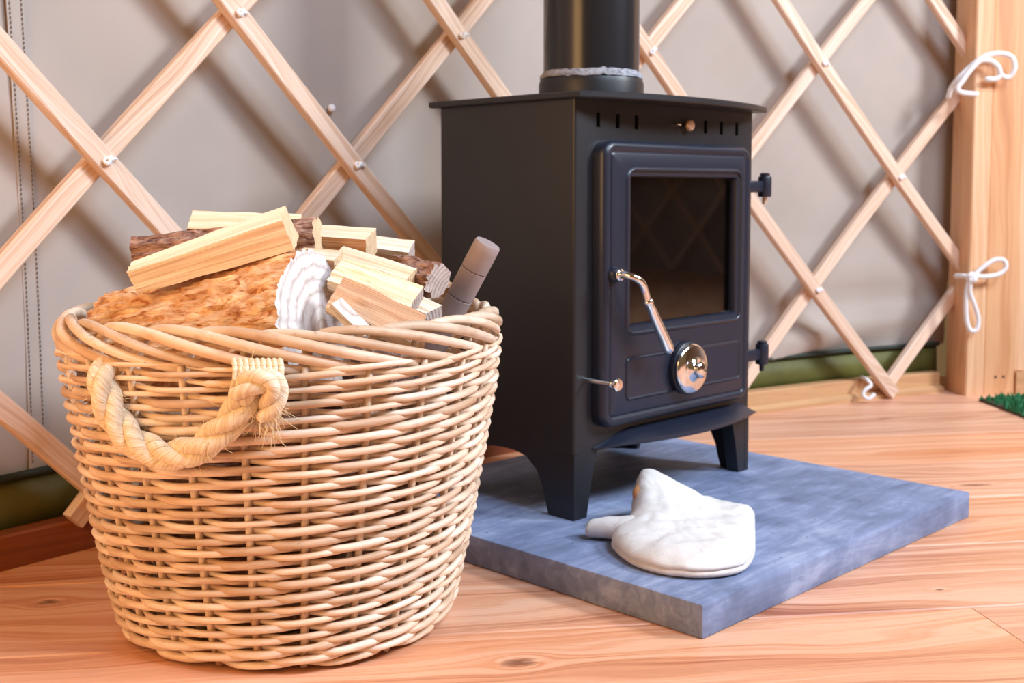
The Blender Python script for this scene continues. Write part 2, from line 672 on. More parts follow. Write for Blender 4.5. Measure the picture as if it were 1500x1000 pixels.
def wallp(s, z, dr=0.0):
    th = TH0 - s / WR
    return Vector((WC.x + (WR + dr) * math.cos(th), WC.y + (WR + dr) * math.sin(th), z))


def walln(s):
    th = TH0 - s / WR
    return Vector((-math.cos(th), -math.sin(th), 0))


# floor: each plank is a piece of its own over a dark subfloor
FD = Vector((.9903, .139, 0)).normalized()
FN = Vector((-FD.y, FD.x, 0))
mb = MB()
mb.lathe([(.01, -.06), (WR + .1, -.06), (WR + .1, -.024), (.01, -.024)], 64, Matrix.Translation(WC), smooth=False)
floor = mb.build('floor', M['mortar'])
tag(floor, 'broad pine floorboards running across the yurt', kind='structure')
cu, cv = WC.dot(FD), WC.dot(FN)
PW = .226
k0 = -24
while True:
    v0 = 1.217 + k0 * PW
    v1 = v0 + PW
    k0 += 1
    if v0 > cv + WR:
        break
    vm = min(max(cv, v0), v1)
    h2 = (WR + .09) ** 2 - (vm - cv) ** 2
    if h2 <= .05:
        continue
    ua, ub = cu - math.sqrt(h2), cu + math.sqrt(h2)
    rr = random.Random(k0 * 13 + 5)
    cuts = [ua]
    x = {0: .70}.get(k0, ua + rr.uniform(2.2, 3.6)) if k0 != 0 else .70
    if k0 in (1, 2, 3, 4, 5):
        x = 2.6 + rr.uniform(-.3, .4)
    while x < ub - .5:
        cuts.append(x)
        x += rr.uniform(2.2, 3.6)
    cuts.append(ub)
    for a, b in zip(cuts[:-1], cuts[1:]):
        g = .0013
        hw = PW / 2 - g
        m = MB()
        sec = [(-hw, -.022), (hw, -.022), (hw, -.0015), (hw - .0015, 0), (-hw + .0015, 0), (-hw, -.0015)]
        m.sweep([FD * (a + .0006) + FN * (v0 + v1) / 2, FD * (b - .0006) + FN * (v0 + v1) / 2], sec, (0, 0, 1))
        m.build('plank', M['floor'], floor)


def canvas_piece(name, s0, s1, ds, z0, z1, dz, label):
    m = MB()
    ns, nz = int((s1 - s0) / ds), int((z1 - z0) / dz)
    base = 0
    for i in range(ns + 1):
        s = s0 + (s1 - s0) * i / ns
        for j in range(nz + 1):
            z = z0 + (z1 - z0) * j / nz
            d = .045 + .007 * fbm(s * 1.6, z * 1.6, 2, 2)
            lowr = max(0, min(1, (s - 1.25) / .35)) * max(0, min(1, (.36 - z) / .22))
            d += lowr * .030 * noise.noise(Vector((s * 2.2 + z * 5, z * 13 - s * 2.5, 4)))
            d += max(0, .06 * (.16 - z) if z < .16 else 0)
            m.v.append(tuple(wallp(s, z, d)))
    for i in range(ns):
        for j in range(nz):
            a = i * (nz + 1) + j
            su, sv = s0 + (s1 - s0) * i / ns, z0 + (z1 - z0) * j / nz
            du, dv = (s1 - s0) / ns, (z1 - z0) / nz
            m.face((a, a + 1, a + nz + 2, a + nz + 1),
                   [(su, sv), (su, sv + dv), (su + du, sv + dv), (su + du, sv)], 0, True)
    o = m.build(name, M['canvas'], fix=False)
    tag(o, label, kind='structure')
    return o


wall = canvas_piece('wall_back', -2.0, 2.135, .025, .105, 1.9, .025,
                    'taupe canvas yurt wall stretched behind the trellis')
wall_r = canvas_piece('wall_right', 3.1, 9.5, .08, .0, 1.9, .08, 'taupe canvas yurt wall beyond the doorway')

# canvas seam with two rows of stitches
m = MB()
pts = [wallp(-.005 + .004 * math.sin(z * 5) + (.9 - z) * .012, z, .041) for z in [.11 + i * .05 for i in range(36)]]
m.sweep(pts, [(-.0115, -.0012), (.0115, -.0012), (.0115, .0004), (-.0115, .0004)], walln(0))
m.build('seam', M['canvas'], wall)
m = MB()
z = .12
while z < 1.2:
    for sd in (-.0078, .0078):
        s = -.005 + .004 * math.sin(z * 5) + (.9 - z) * .012 + sd
        m.tube([wallp(s, z, .0392), wallp(s, z + .0042, .0392)], .0006, 4)
    z += .006
tag(m.build('stitching', M['thread'], wall), kind='stuff')
m = MB()
c = wallp(.5005, .606, .037)
m.lathe([(0, .0025), (.004, .002), (.0062, .0), (.0062, -.003)], 14,
        Matrix.Translation(c) @ walln(.5).to_track_quat('Z', 'Y').to_matrix().to_4x4())
m.build('daylight_dot', M['cord'], wall)  # white disc standing in for daylight through a pinhole in the canvas

# groundsheet band, piping and base boards
m = MB()
n = 130
for (za, zb, da, db) in ((.02, .108, .036, .040),):
    rings = [[wallp(s, za, da), wallp(s, zb, db), wallp(s, zb, db + .003), wallp(s, za, da + .003)]
             for s in [-2.0 + (2.098 + 2.0) * i / n for i in range(n + 1)]]
    m.rings(rings)
gs = m.build('trim_1', M['groundsheet'])
tag(gs, 'olive green groundsheet edge along the foot of the canvas', kind='structure')
m = MB()
m.tube([wallp(s, .108 + .003 * noise.noise(Vector((s * 4, 0, 0))), .036) for s in [-2.0 + 4.1 * i / n for i in range(n + 1)]], .0055, 7)
m.build('piping', M['piping'], gs)


def base_board(name, s0, s1, mat, h, label, lip=False):
    m = MB()
    k = max(8, int((s1 - s0) / .06))
    ss = [s0 + (s1 - s0) * i / k for i in range(k + 1)]
    sec = [(0, 0), (.028, 0), (.028, h), (.003, h), (0, h - .003)]
    rings = [[wallp(s, b, a) for a, b in sec] for s in ss]
    m.rings(rings, us=ss, smooth=False)
    o = m.build(name, mat)
    tag(o, label, kind='structure')
    if lip:
        m = MB()
        m.rings([[wallp(s, b, a) for a, b in [(-.016, 0), (0, 0), (0, .016), (-.006, .016), (-.016, .008)]] for s in ss],
                us=ss, smooth=False)
        m.build('lip', mat, o)
    return o


base_board('baseboard_left', -2.0, 1.05, M['board_dark'], .044, 'dark red-brown board along the foot of the wall')
base_board('baseboard_right', 1.055, 2.07, M['board_pale'], .046, 'pale pine board along the foot of the wall', True)

# ------------------------------------------------------------------ trellis
trellis = empty('trellis', wallp(1.0, 0))
tag(trellis, 'crossed ash lath trellis pinned with white knots against the canvas', 'trellis')
SLW, SLT = .0145, .0085
SEC = []
for sx, sy in ((-1, -1), (1, -1), (1, 1), (-1, 1)):
    SEC += [(sx * SLW - (0 if sx * sy > 0 else sx * .002), sy * SLT - (sy * .002 if sx * sy > 0 else 0)),
            (sx * SLW - (sx * .002 if sx * sy > 0 else 0), sy * SLT - (0 if sx * sy > 0 else sy * .002))]
DOWN = [-1.20, -.76, -.31, .135, .585, 1.008, 1.445, 1.91, 2.40, 2.895, 3.39]     # s + z
UP = [2.65, 2.2, 1.76, 1.32, .88, .44, .02, -.43, -.908, -1.39, -1.863]        # z - s
S_MIN, S_MAX, Z_TOP = -1.35, 2.105, 1.55
ROOT_INV = trellis.matrix_world.inverted()
TL = Matrix.Translation(-wallp(1.0, 0))


def slat(par, tl, kind, c, smin, smax, zlo, zhi, dr, nm='slat'):
    if kind == 'down':
        sa, sb = max(smin, c - zhi), min(smax, c - zlo)
        fz = lambda s: c - s
    else:
        sa, sb = max(smin, zlo - c), min(smax, zhi - c)
        fz = lambda s: c + s
    if sb - sa < .06:
        return
    k = max(4, int((sb - sa) / .09))
    ss = [sa + (sb - sa) * i / k for i in range(k + 1)]
    jit = random.uniform(-.001, .001)
    pts = [tl @ wallp(s, fz(s), dr + jit) for s in ss]
    m = MB()
    m.sweep(pts, SEC, [walln(s) for s in ss])
    return m.build(nm, M['slat'], par)


def knot(par, tl, s, z, dr):
    m = MB()
    nrm = walln(s)
    tan = Vector((nrm.y, -nrm.x, 0)) * -1
    up = Vector((0, 0, 1))
    c = tl @ wallp(s, z, dr)
    a = random.uniform(-.5, .5)
    d1 = tan * math.cos(a) + up * math.sin(a)
    d2 = up * math.cos(a) - tan * math.sin(a)
    loop = [c + d1 * (.0055 * math.cos(t)) + nrm * (.0030 + .0022 * math.sin(2 * t)) + d2 * (.0038 * math.sin(t))
            for t in [2 * PI * i / 12 for i in range(12)]]
    m.tube(loop, .0026, 6, closed=True)
    m.tube([c - d1 * .003 - d2 * .004 + nrm * .0045, c + nrm * .0068, c + d1 * .004 + d2 * .005 + nrm * .004], .0026, 6, cap_round=True)
    m.tube([c + d1 * .003 + nrm * .004, c + d1 * .008 + nrm * .005 + d2 * .002, c + d1 * .0115 + nrm * .004 + d2 * .001],
           .0019, 6, cap_round=True)
    m.build('knot', M['cord'], par)


for c in DOWN:
    slat(trellis, TL, 'down', c, S_MIN, S_MAX, .012 if c > 1 else .045, Z_TOP, -.0262)
for c in UP:
    slat(trellis, TL, 'up', c, S_MIN, S_MAX, .045 if c > -.1 else .018, Z_TOP, -.0090)
for c in DOWN:
    for e in UP:
        s, z = (c - e) / 2, (c + e) / 2
        if S_MIN < s < S_MAX - .02 and .12 < z < 1.2:
            knot(trellis, TL, s, z, -.0350)

# trellis beyond the doorway (what the stove glass mirrors)
trellis2 = empty('trellis', wallp(5.0, 0))
tag(trellis2, 'lath trellis on the far wall mirrored faintly in the stove glass', 'trellis')
TL2 = Matrix.Translation(-wallp(5.0, 0))
for i in range(13):
    slat(trellis2, TL2, 'down', 3.6 + i * .46, 3.2, 7.5, .02, 1.7, -.0262)
    slat(trellis2, TL2, 'up', -2.2 - i * .46, 3.2, 7.5, .02, 1.7, -.0090)

# ------------------------------------------------------------------ door post and door
PY = math.radians(9)
post_m = Matrix.Translation((1.052, 2.690, 0)) @ Matrix.Rotation(PY, 4, 'Z')
door = empty('door_1', (1.052, 2.690, 0), PY)
tag(door, 'pine door frame post at the end of the trellis', kind='structure')


def lumber(name, par, lo, hi, mat, bev=.003):
    """upright board with its grain along z"""
    cx, cy = (lo[0] + hi[0]) / 2, (lo[1] + hi[1]) / 2
    a, b = (hi[0] - lo[0]) / 2, (hi[1] - lo[1]) / 2
    sec = [(-a + bev, -b), (a - bev, -b), (a, -b + bev), (a, b - bev), (a - bev, b), (-a + bev, b), (-a, b - bev), (-a, -b + bev)]
    m = MB()
    m.sweep([(cx, cy, lo[2]), (cx, cy, hi[2])], sec, (0, 1, 0))
    return m.build(name, mat, par)


lumber('edge_strip', door, (0, -.006, 0), (.046, .085, 2.0), M['post'])
lumber('jamb_board', door, (.0465, 0, 0), (.128, .085, 2.0), M['jamb'])
lumber('stop_strip', door, (.1285, .012, .055), (.160, .085, 2.0), M['post'])
lumber('door_panel', door, (.1605, .030, .055), (.95, .07, 2.0), M['post'])
m = MB()
m.sweep([(.1285, .04, .0265), (.95, .04, .0265)], [(-.045, -.0265), (.045, -.0265), (.045, .0265), (-.045, .0265)], (0, 0, 1))
m.build('threshold', M['board_pale'], door)
for x_ in (.078, .098):
    m = MB()
    m.lathe([(0, .0006), (.003, .0004), (.0034, -.001)], 10, Matrix.Translation((x_, -.0002, .042)) @ Matrix.Rotation(PI / 2, 4, 'X'))
    m.build('nail', M['stove_inner'], door)

# ------------------------------------------------------------------ door mat
mt = empty('door_mat', (1.075, 2.40, 0), math.radians(4))
tag(mt, 'green bristle door mat in front of the door post', 'mat')
m = MB()
m.box((0, -.55, 0), (.62, .225, .006), .002, 1)
m.build('backing', M['mat_back'], mt)
m = MB()
rr = random.Random(3)
for i in range(2600):
    if i < 2000:
        x, y = rr.uniform(.002, .25), rr.uniform(-.25, .222)
    else:
        x, y = rr.uniform(.002, .61), rr.uniform(-.54, .222)
    h = rr.uniform(.010, .017)
    a = rr.uniform(0, PI)
    wd = .0075
    dx, dy = math.cos(a) * wd, math.sin(a) * wd
    lx, ly = rr.uniform(-.005, .005), rr.uniform(-.005, .005)
    b = len(m.v)
    m.v += [(x - dx, y - dy, .005), (x + dx, y + dy, .005), (x - dy * .6, y + dx * .6, .005), (x + lx, y + ly, .005 + h)]
    for f in ((0, 1, 3), (1, 2, 3), (2, 0, 3)):
        m.face([b + q for q in f], None, 0, False)
tag(m.build('bristles', M['mat_green'], mt, fix=False), kind='stuff')

# ------------------------------------------------------------------ tie cords
def tie(px, Ys, label, r, blob=None, extra=None):
    m = MB()
    P = [at(x, y, Y) for (x, y), Y in zip(px, Ys)]
    m.tube(catmull(P, 5), r, 8, cap_round=True)
    if extra:
        m.tube(catmull([at(x, y, Y) for x, y, Y in extra], 5), r, 8, cap_round=True)
    if blob:
        c = at(*blob)
        pts = [c + Vector((.008 * math.cos(t), .006 * math.sin(2 * t) - .004, .008 * math.sin(t))) for t in [2 * PI * i / 12 for i in range(12)]]
        m.tube(pts, r, 6, closed=True)
    o = m.build('tie_cord', M['cord'])
    tag(o, label, 'cord', 'cords tying the trellis to the door post')
    return o


up_px = [(1389, 142), (1394, 128), (1404, 115), (1420, 99), (1442, 83), (1464, 78), (1482, 84), (1486, 100), (1478, 113),
         (1466, 110), (1462, 98), (1450, 89), (1434, 90), (1420, 104), (1410, 118), (1402, 130), (1410, 136), (1430, 138)]
up_Y = [2.70, 2.69, 2.672, 2.668, 2.668, 2.666, 2.666, 2.668, 2.674, 2.672, 2.666, 2.662, 2.660, 2.660, 2.660, 2.662, 2.664, 2.668]
tie(up_px, up_Y, 'white cord loop tied high on the post, hanging over to one side', .0062,
    extra=[(1466, 110, 2.672), (1458, 116, 2.672), (1446, 116, 2.674)])
lo_px = [(1400, 404), (1412, 404), (1424, 404), (1440, 391), (1456, 381), (1470, 381), (1473, 392), (1462, 402), (1442, 405),
         (1424, 405), (1417, 420), (1415, 444), (1416, 470), (1422, 484), (1431, 482), (1433, 467), (1428, 448), (1421, 428), (1422, 410)]
lo_Y = [2.700, 2.676, 2.666, 2.664, 2.664, 2.666, 2.668, 2.668, 2.665, 2.660, 2.664, 2.666, 2.668, 2.668, 2.668, 2.668, 2.664, 2.660, 2.656]
tie(lo_px, lo_Y, 'white cord tied in a two-loop bow low on the post', .0055, blob=(1422, 406, 2.660))

m = MB()
P = [at(x, y, Y) for x, y, Y in ((1262, 552, 2.64), (1270, 556, 2.60), (1276, 564, 2.595), (1268, 570, 2.592), (1264, 578, 2.590), (1272, 584, 2.585), (1280, 578, 2.588))]
m.tube(catmull(P, 5), .0045, 7, cap_round=True)
o = m.build('tie_cord', M['cord'])
tag(o, 'short white cord end knotted on the pale base board', 'cord')

# ------------------------------------------------------------------ hearth slab
YAW = .7885
E1 = Vector((math.cos(YAW), math.sin(YAW), 0))
E2 = Vector((-math.sin(YAW), math.cos(YAW), 0))
SLAB_T = .0379
bm = bmesh.new()
bmesh.ops.create_cube(bm, size=1)
for v in bm.verts:
    v.co = Vector(((v.co.x + .5) * .66, (v.co.y + .5) * .63, (v.co.z + .5) * SLAB_T))
bmesh.ops.bevel(bm, geom=bm.edges[:], offset=.0035, segments=2, profile=.6, affect='EDGES')
bmesh.ops.subdivide_edges(bm, edges=[e for e in bm.edges if e.calc_length() > .3], cuts=40, use_grid_fill=True)
for v in bm.verts:
    if v.co.z < .03 and v.co.z > .001:
        pass
    nx = noise.noise(v.co * 30)
    if v.co.x < .002 or v.co.y < .002 or v.co.x > .658 or v.co.y > .628:
        v.co.x += .0012 * nx
        v.co.y += .0012 * noise.noise(v.co * 34 + Vector((5, 5, 5)))
m = MB()
m.add_bm(bm)
slab = m.build('hearth_slab', M['slab'], None, Matrix.Translation((.2017, 1.2032, 0)) @ Matrix.Rotation(YAW, 4, 'Z'), angle=35)
tag(slab, 'square grey concrete hearth slab under the black stove', 'slab')

# ------------------------------------------------------------------ stove
SW, SD, SH = .41, .263, .555
stove = empty('wood_stove', (.0818, 1.5168, SLAB_T), YAW)
tag(stove, 'black steel wood-burning stove with glass door and chrome fittings', 'stove')


def rrect(x0, x1, z0, z1, r, n=6):
    pts = []
    for cx, cz, a0 in ((x1 - r, z1 - r, 0), (x0 + r, z1 - r, PI / 2), (x0 + r, z0 + r, PI), (x1 - r, z0 + r, 1.5 * PI)):
        for i in range(n + 1):
            a = a0 + (PI / 2) * i / n
            pts.append((cx + r * math.cos(a), cz + r * math.sin(a)))
    return pts


def bool_cut(o, lo, hi):
    me = bpy.data.meshes.new('c')
    bm = bmesh.new()
    bmesh.ops.create_cube(bm, size=1)
    for v in bm.verts:
        v.co = Vector([lo[i] + (v.co[i] + .5) * (hi[i] - lo[i]) for i in range(3)])
    bm.to_mesh(me)
    bm.free()
    c = bpy.data.objects.new('c', me)
    col.objects.link(c)
    c.matrix_world = o.matrix_world.copy()
    md = o.modifiers.new('b', 'BOOLEAN')
    md.operation = 'DIFFERENCE'
    md.object = c
    md.solver = 'EXACT'
    dg = bpy.context.evaluated_depsgraph_get()
    dg.update()
    new = bpy.data.meshes.new_from_object(o.evaluated_get(dg))
    o.modifiers.clear()
    o.data = new
    bpy.data.objects.remove(c, do_unlink=True)


# body: rounded vertical corners
m = MB()
pl = [(p[0], p[1]) for p in rrect(0, SW, 0, SD, .005, 4)]
m.rings([[(x, y, z) for x, y in pl] for z in (.088, SH)], smooth=False)
body = m.build('body', [M['stove'], M['stove_inner']], stove, angle=40)
bool_cut(body, (.055, -.02, .20), (.355, SD - .02, .49))
for xs in (.045, .085, .125, .285, .325, .365):
    bool_cut(body, (xs - .004, -.01, .520), (xs + .004, .006, .539))
body.data.set_sharp_from_angle(angle=math.radians(40))
# firebox lining
for lo, hi in (((.0555, SD - .045, .2005), (.3545, SD - .0205, .40)), ((.0555, .03, .2005), (.078, SD - .046, .37)),
               ((.332, .03, .2005), (.3545, SD - .046, .37)), ((.0785, .03, .2005), (.3315, SD - .046, .212))):
    m = MB()
    m.box(lo, hi, .002, 1)
    m.build('fire_brick', M['firebrick'], stove)
m = MB()
m.box((.08, .012, .2125), (.33, .028, .262), .003, 1)
m.build('log_guard', M['stove_inner'], stove)
m = MB()
m.box((.0555, .06, .405), (.3545, SD - .0205, .412), .001, 1)
m.build('baffle', M['stove_inner'], stove)

# legs: each a pair of curved plates meeting at the corner
side_prof = [(0, 0), (.046, 0), (.050, .012), (.056, .035), (.068, .058), (.088, .074), (.11, .0785), (.1315, .0795), (.1315, .0885), (0, .0885)]
front_prof = [(0, 0), (.026, 0), (.0285, .012), (.032, .032), (.037, .055), (.043, .075), (.047, .0885), (0, .0885)]
for fx in (0, 1):
    for fy in (0, 1):
        m = MB()
        poly = [((SD - a) if fy else a, b) for a, b in side_prof]
        x0, x1 = (SW - .009, SW - .0002) if fx else (.0002, .009)
        m.prism(poly, x0, x1, 'x')
        poly = [(b, (SW - a) if fx else a) for a, b in front_prof]
        y0, y1 = (SD - .022, SD - .0003) if fy else (.0003, .022)
        m.prism(poly, y0, y1, 'y')
        m.build('leg', M['stove'], stove, angle=30)

# top plate with bowed front
pl = []
x0, x1, yb, yf = -.010, SW + .012, SD + .012, -.016
pl += [(x1, yb), (x0, yb)]
for i in range(25):
    t = i / 24
    x = x0 + (x1 - x0) * t
    pl.append((x, yf - .040 * (1 - (2 * t - 1) ** 2) ** .9))
m = MB()
cxm, cym = sum(p[0] for p in pl) / len(pl), sum(p[1] for p in pl) / len(pl)


def inset(poly, d):
    return [(x + (cxm - x) * d / .2, y + (.1 - y) * d / .15) for x, y in poly]


m.rings([[(x, y, SH + .0003) for x, y in inset(pl, .0015)], [(x, y, SH + .002) for x, y in pl],
         [(x, y, SH + .0075) for x, y in pl], [(x, y, SH + .009) for x, y in inset(pl, .0015)]], smooth=False)
m.build('top_plate', M['stove'], stove, angle=30)
ZT = SH + .009

# flue collar, cement seal and pipe
FXF = Matrix.Translation((.203, .150, 0))
m = MB()
m.lathe([(.0735, ZT), (.0785, ZT), (.0785, ZT + .030), (.0765, ZT + .037), (.0735, ZT + .039)], 40, FXF)
m.build('flue_collar', M['stove'], stove, angle=40)
m = MB()
rings = []
for zz, ro in ((ZT + .0385, .0765), (ZT + .042, .0768), (ZT + .046, .0728), (ZT + .049, .0718)):
    rings.append([FXF @ Vector(((ro + .0012 * fbm(6 * math.cos(a), 6 * math.sin(a), zz * 90)) * math.cos(a),
                                (ro + .0012 * fbm(6 * math.cos(a), 6 * math.sin(a), zz * 90)) * math.sin(a),
                                zz + .0022 * fbm(9 * math.cos(a), 9 * math.sin(a), 3))) for a in [2 * PI * i / 72 for i in range(72)]])
m.rings(rings)
m.build('cement_seal', M['cement'], stove)
m = MB()
m.lathe([(.0715, ZT + .0395), (.0715, 1.9)], 48, FXF)
m.build('flue_pipe', M['flue'], stove, angle=40)

# door
DX0, DX1, DZ0, DZ1 = .034, .377, .120, .503
WX0, WX1, WZ0, WZ1 = .084, .347, .247, .463


def dr(inset_, y, r=None, box=None):
    a, b, c, d = box if box else (DX0, DX1, DZ0, DZ1)
    rad = (r if r else .022)
    return [(x, y, z) for x, z in rrect(a + inset_, b - inset_, c + inset_, d - inset_, max(rad - inset_, .004), 7)]


W = (WX0, WX1, WZ0, WZ1)
rings = [dr(0, -.0004), dr(0, -.012), dr(.0012, -.0165), dr(.0042, -.0200), dr(.0080, -.0215), dr(.0115, -.0208), dr(.0135, -.0188),
         dr(.0150, -.0184), dr(.0162, -.0196), dr(.0185, -.0206),
         dr(-.0062, -.0206, .014, W), dr(-.0050, -.0222, .014, W), dr(-.0025, -.0232, .012, W), dr(0, -.0222, .010, W),
         dr(.0012, -.0196, .009, W), dr(.0035, -.0190, .008, W), dr(.0065, -.0186, .007, W), dr(.0075, -.016, .006, W),
         dr(.0078, -.0085, .006, W), dr(.0078, -.0004, .006, W)]
m = MB()
m.rings(rings, caps=(False, False))
dobj = m.build('door', M['stove_cast'], stove, angle=38)
m = MB()
m.box((WX0 + .004, -.0084, WZ0 + .004), (WX1 - .004, -.0044, WZ1 - .004))
m.build('glass_pane', M['glass'], dobj)
# raised panel on the lower door
PB = (.080, .352, .153, .213)
m = MB()
m.rings([dr(0, -.0204, .009, PB), dr(.0008, -.0220, .009, PB), dr(.0022, -.0227, .008, PB), dr(.0036, -.0222, .007, PB),
         dr(.0046, -.0214, .006, PB)], caps=(False, True))
m.build('lower_panel', M['stove_cast'], dobj, angle=40)
# air wheel
CX, CZ = .212, .185
ROT = Matrix.Translation((CX, 0, CZ)) @ Matrix.Rotation(PI / 2, 4, 'X')
m = MB()
m.lathe([(.032, .0205), (.0375, .0225), (.0375, .029), (.034, .031), (.01, .0312)], 36, ROT)
wheel = m.build('air_wheel_seat', M['stove_cast'], dobj, angle=35)
m = MB()
m.lathe([(.006, .0310), (.0350, .0312), (.0362, .0335), (.0352, .0362), (.032, .0378), (.020, .0392), (.0165, .0395),
         (.0145, .0415), (.0098, .0430), (.0088, .0455), (.0105, .0475), (.0120, .0500), (.0112, .0525), (.007, .0540), (.0, .0545)], 40, ROT)
m.build('air_wheel', M['chrome'], dobj)
# door handle: boss, bent bar, sleeve and grip
HP = Vector((.053, -.0205, .326))
m = MB()
m.lathe([(.0, .0), (.0105, .0), (.0105, .006), (.008, .009), (.0, .0095)], 24, Matrix.Translation(HP) @ Matrix.Rotation(PI / 2, 4, 'X'))
boss = m.build('handle_boss', M['stove_cast'], dobj, angle=40)
hp = [HP + Vector((0, -.008, 0)), HP + Vector((.001, -.022, .0)), HP + Vector((.006, -.032, -.003)), HP + Vector((.015, -.036, -.010)),
      HP + Vector((.022, -.036, -.021)), HP + Vector((.028, -.036, -.034))]
m = MB()
m.tube(catmull(hp, 6), .0052, 14)
m.lathe([(.0, 0), (.0078, 0), (.0078, .004), (.0, .004)], 20, Matrix.Translation(HP + Vector((0, -.0095, 0))) @ Matrix.Rotation(PI / 2, 4, 'X'))
hnd = m.build('handle', M['chrome'], dobj)
g0, g1 = hp[-1], HP + Vector((.077, -.036, -.107))
ax = (g1 - g0).normalized()
GX = Matrix.Translation(g0) @ ax.to_track_quat('Z', 'Y').to_matrix().to_4x4()
L = (g1 - g0).length
m = MB()
m.lathe([(.0, -.002), (.0062, -.002), (.0072, .0), (.0072, .004), (.0060, .006), (.0066, .02), (.0078, L * .7), (.0084, L - .010), (.0078, L - .004),
         (.005, L), (.0, L + .001)], 20, GX)
m.build('grip', M['chrome'], stove)
# riddling rod on the left of the front
m = MB()
RX = Matrix.Translation((.020, 0, .187)) @ Matrix.Rotation(PI / 2, 4, 'X')
m.lathe([(.0, .0), (.0032, .0), (.0032, .044), (.0042, .045), (.0052, .047), (.0042, .049), (.004, .052), (.0075, .053), (.0084, .055), (.0084, .058), (.007, .0595), (.0, .060)], 18, RX)
m.build('riddling_rod', M['chrome'], stove, angle=40)
# secondary air knob and screw above the door
m = MB()
m.lathe([(.0, .0), (.0035, .0), (.0035, .004), (.0078, .005), (.0080, .008), (.0068, .0098), (.0, .0105)], 20, Matrix.Translation((.238, -.0003, .5295)) @ Matrix.Rotation(PI / 2, 4, 'X'))
m.build('air_knob', M['brass'], stove, angle=40)
m = MB()
m.lathe([(.0, .0), (.0028, .0), (.0028, .006), (.0018, .0075), (.0, .008)], 12, Matrix.Translation((.214, -.0003, .530)) @ Matrix.Rotation(PI / 2, 4, 'X'))
m.build('screw', M['chrome'], stove, angle=40)
# hinges
for hz in (.443, .182):
    m = MB()
    m.box((SW - .03, -.0115, hz - .009), (SW + .020, -.0005, hz + .009), .003, 2)
    hg = m.build('hinge', M['stove_cast'], stove, angle=40)
    m = MB()
    hx = Matrix.Translation((SW + .022, -.008, hz))
    m.lathe([(.0, -.016), (.0095, -.016), (.0105, -.013), (.0105, .013), (.0095, .016), (.0, .016)], 18, hx)
    m.lathe([(.0, .0162), (.0075, .0162), (.0080, .019), (.006, .021), (.0, .0212)], 14, hx)
    m.build('knuckle', M['stove_cast'], hg, angle=40)
    m = MB()
    m.lathe([(.0, -.027), (.0035, -.027), (.0040, -.0162), (.0, -.0162)], 12, hx)
    m.build('pin', M['brass'] if hz > .3 else M['stove_cast'], hg, angle=40)
# ash lip: bowed shelf
m = MB()
nL = 24
top, bot = [], []
outer = []
for i in range(nL + 1):
    t = i / nL
    x = .036 + (SW + .004 - .036) * t
    y = -.004 - .008 * t - .042 * (1 - (2 * t - 1) ** 2)
    outer.append((x, y))
rings = []
for (x, y) in outer:
    kz = max(.04, min(1.0, (x - .036) / .07, (SW + .004 - x) / .03))
    rings.append([(x, -.0005, .0925 + .018 * kz), (x, y * .9, .0925 + .008 * kz), (x, y, .0925 + .0055 * kz), (x, y, .0925 + .0025 * kz), (x, y * .9, .0925), (x, -.0005, .0915)])
m.rings(rings)
m.build('ash_lip', M['stove_cast'], stove, angle=40)

# ------------------------------------------------------------------ gauntlet mitt
glove = empty('mitt', (.22, 1.42, SLAB_T + .0005))
tag(glove, 'soiled white leather hearth mitt lying on the concrete slab', 'mitt')
plan = [(.122, 1.405), (.126, 1.365), (.142, 1.322), (.170, 1.294), (.205, 1.282), (.240, 1.287), (.266, 1.306), (.286, 1.350), (.300, 1.410),
        (.314, 1.480), (.319, 1.508), (.312, 1.520), (.285, 1.526), (.252, 1.532), (.222, 1.540), (.196, 1.545), (.170, 1.540), (.158, 1.515), (.154, 1.485), (.142, 1.450)]
PC = catmull([Vector((x, y, 0)) for x, y in plan], 5, closed=True)
cc = Vector((.218, 1.42, 0))


def hgt(x, y):
    h = .026
    sx = .022 if x < .172 else .070
    ex = 2.4 if x < .172 else 1.5
    h += .053 * math.exp(-abs((x - .172) / sx) ** ex - abs((y - 1.530) / .062) ** 2)
    h += .010 * math.exp(-((x - .185) / .04) ** 2 - ((y - 1.44) / .06) ** 2)
    h += .003 * math.exp(-((x - .22) / .06) ** 2 - ((y - 1.33) / .02) ** 2)
    rdg = 1 - abs(noise.noise(Vector((x * 9 + y * 4, y * 34 - x * 10, 7))))
    h += .0042 * (rdg ** 4 - .4)
    h += .0032 * noise.noise(Vector((x * 28 + y * 12, y * 46, 3))) + .0016 * noise.noise(Vector((x * 90, y * 60, 1)))
    return h


m = MB()
o0 = Vector((.22, 1.42, 0))
rings = []
for rho, kz in ((1e-3, 1), (.04, 1), (.08, 1), (.12, 1), (.16, 1), (.2, 1), (.25, 1), (.3, 1), (.35, 1), (.4, 1), (.45, 1), (.5, .995), (.54, .99), (.58, .99), (.64, .98), (.7, .97), (.8, .93), (.88, .86), (.94, .74), (.975, .60), (.995, .46),
                (.985, .40), (.972, .36), (.990, .30), (1.0, .22), (.995, .12), (.97, .04), (.9, .0), (.5, 0), (1e-3, 0)):
    rg = []
    for p in PC:
        q = cc + (p - cc) * rho
        h = hgt(q.x, q.y)
        if kz < .5:
            h = min(h, .036) + max(0, h - .036) * (.6 if kz > .2 else .2)
        rg.append((q.x - o0.x, q.y - o0.y, max(0, h * kz)))
    rings.append(rg)
m.rings(rings)
body_g = m.build('hand', M['mitt'], glove)
m = MB()
tp = [Vector((.152, 1.424, .016)), Vector((.134, 1.432, .016)), Vector((.117, 1.438, .0145)), Vector((.103, 1.442, .0125)), Vector((.093, 1.444, .0105))]
tp = catmull([p - o0 for p in tp], 4)
rings = []
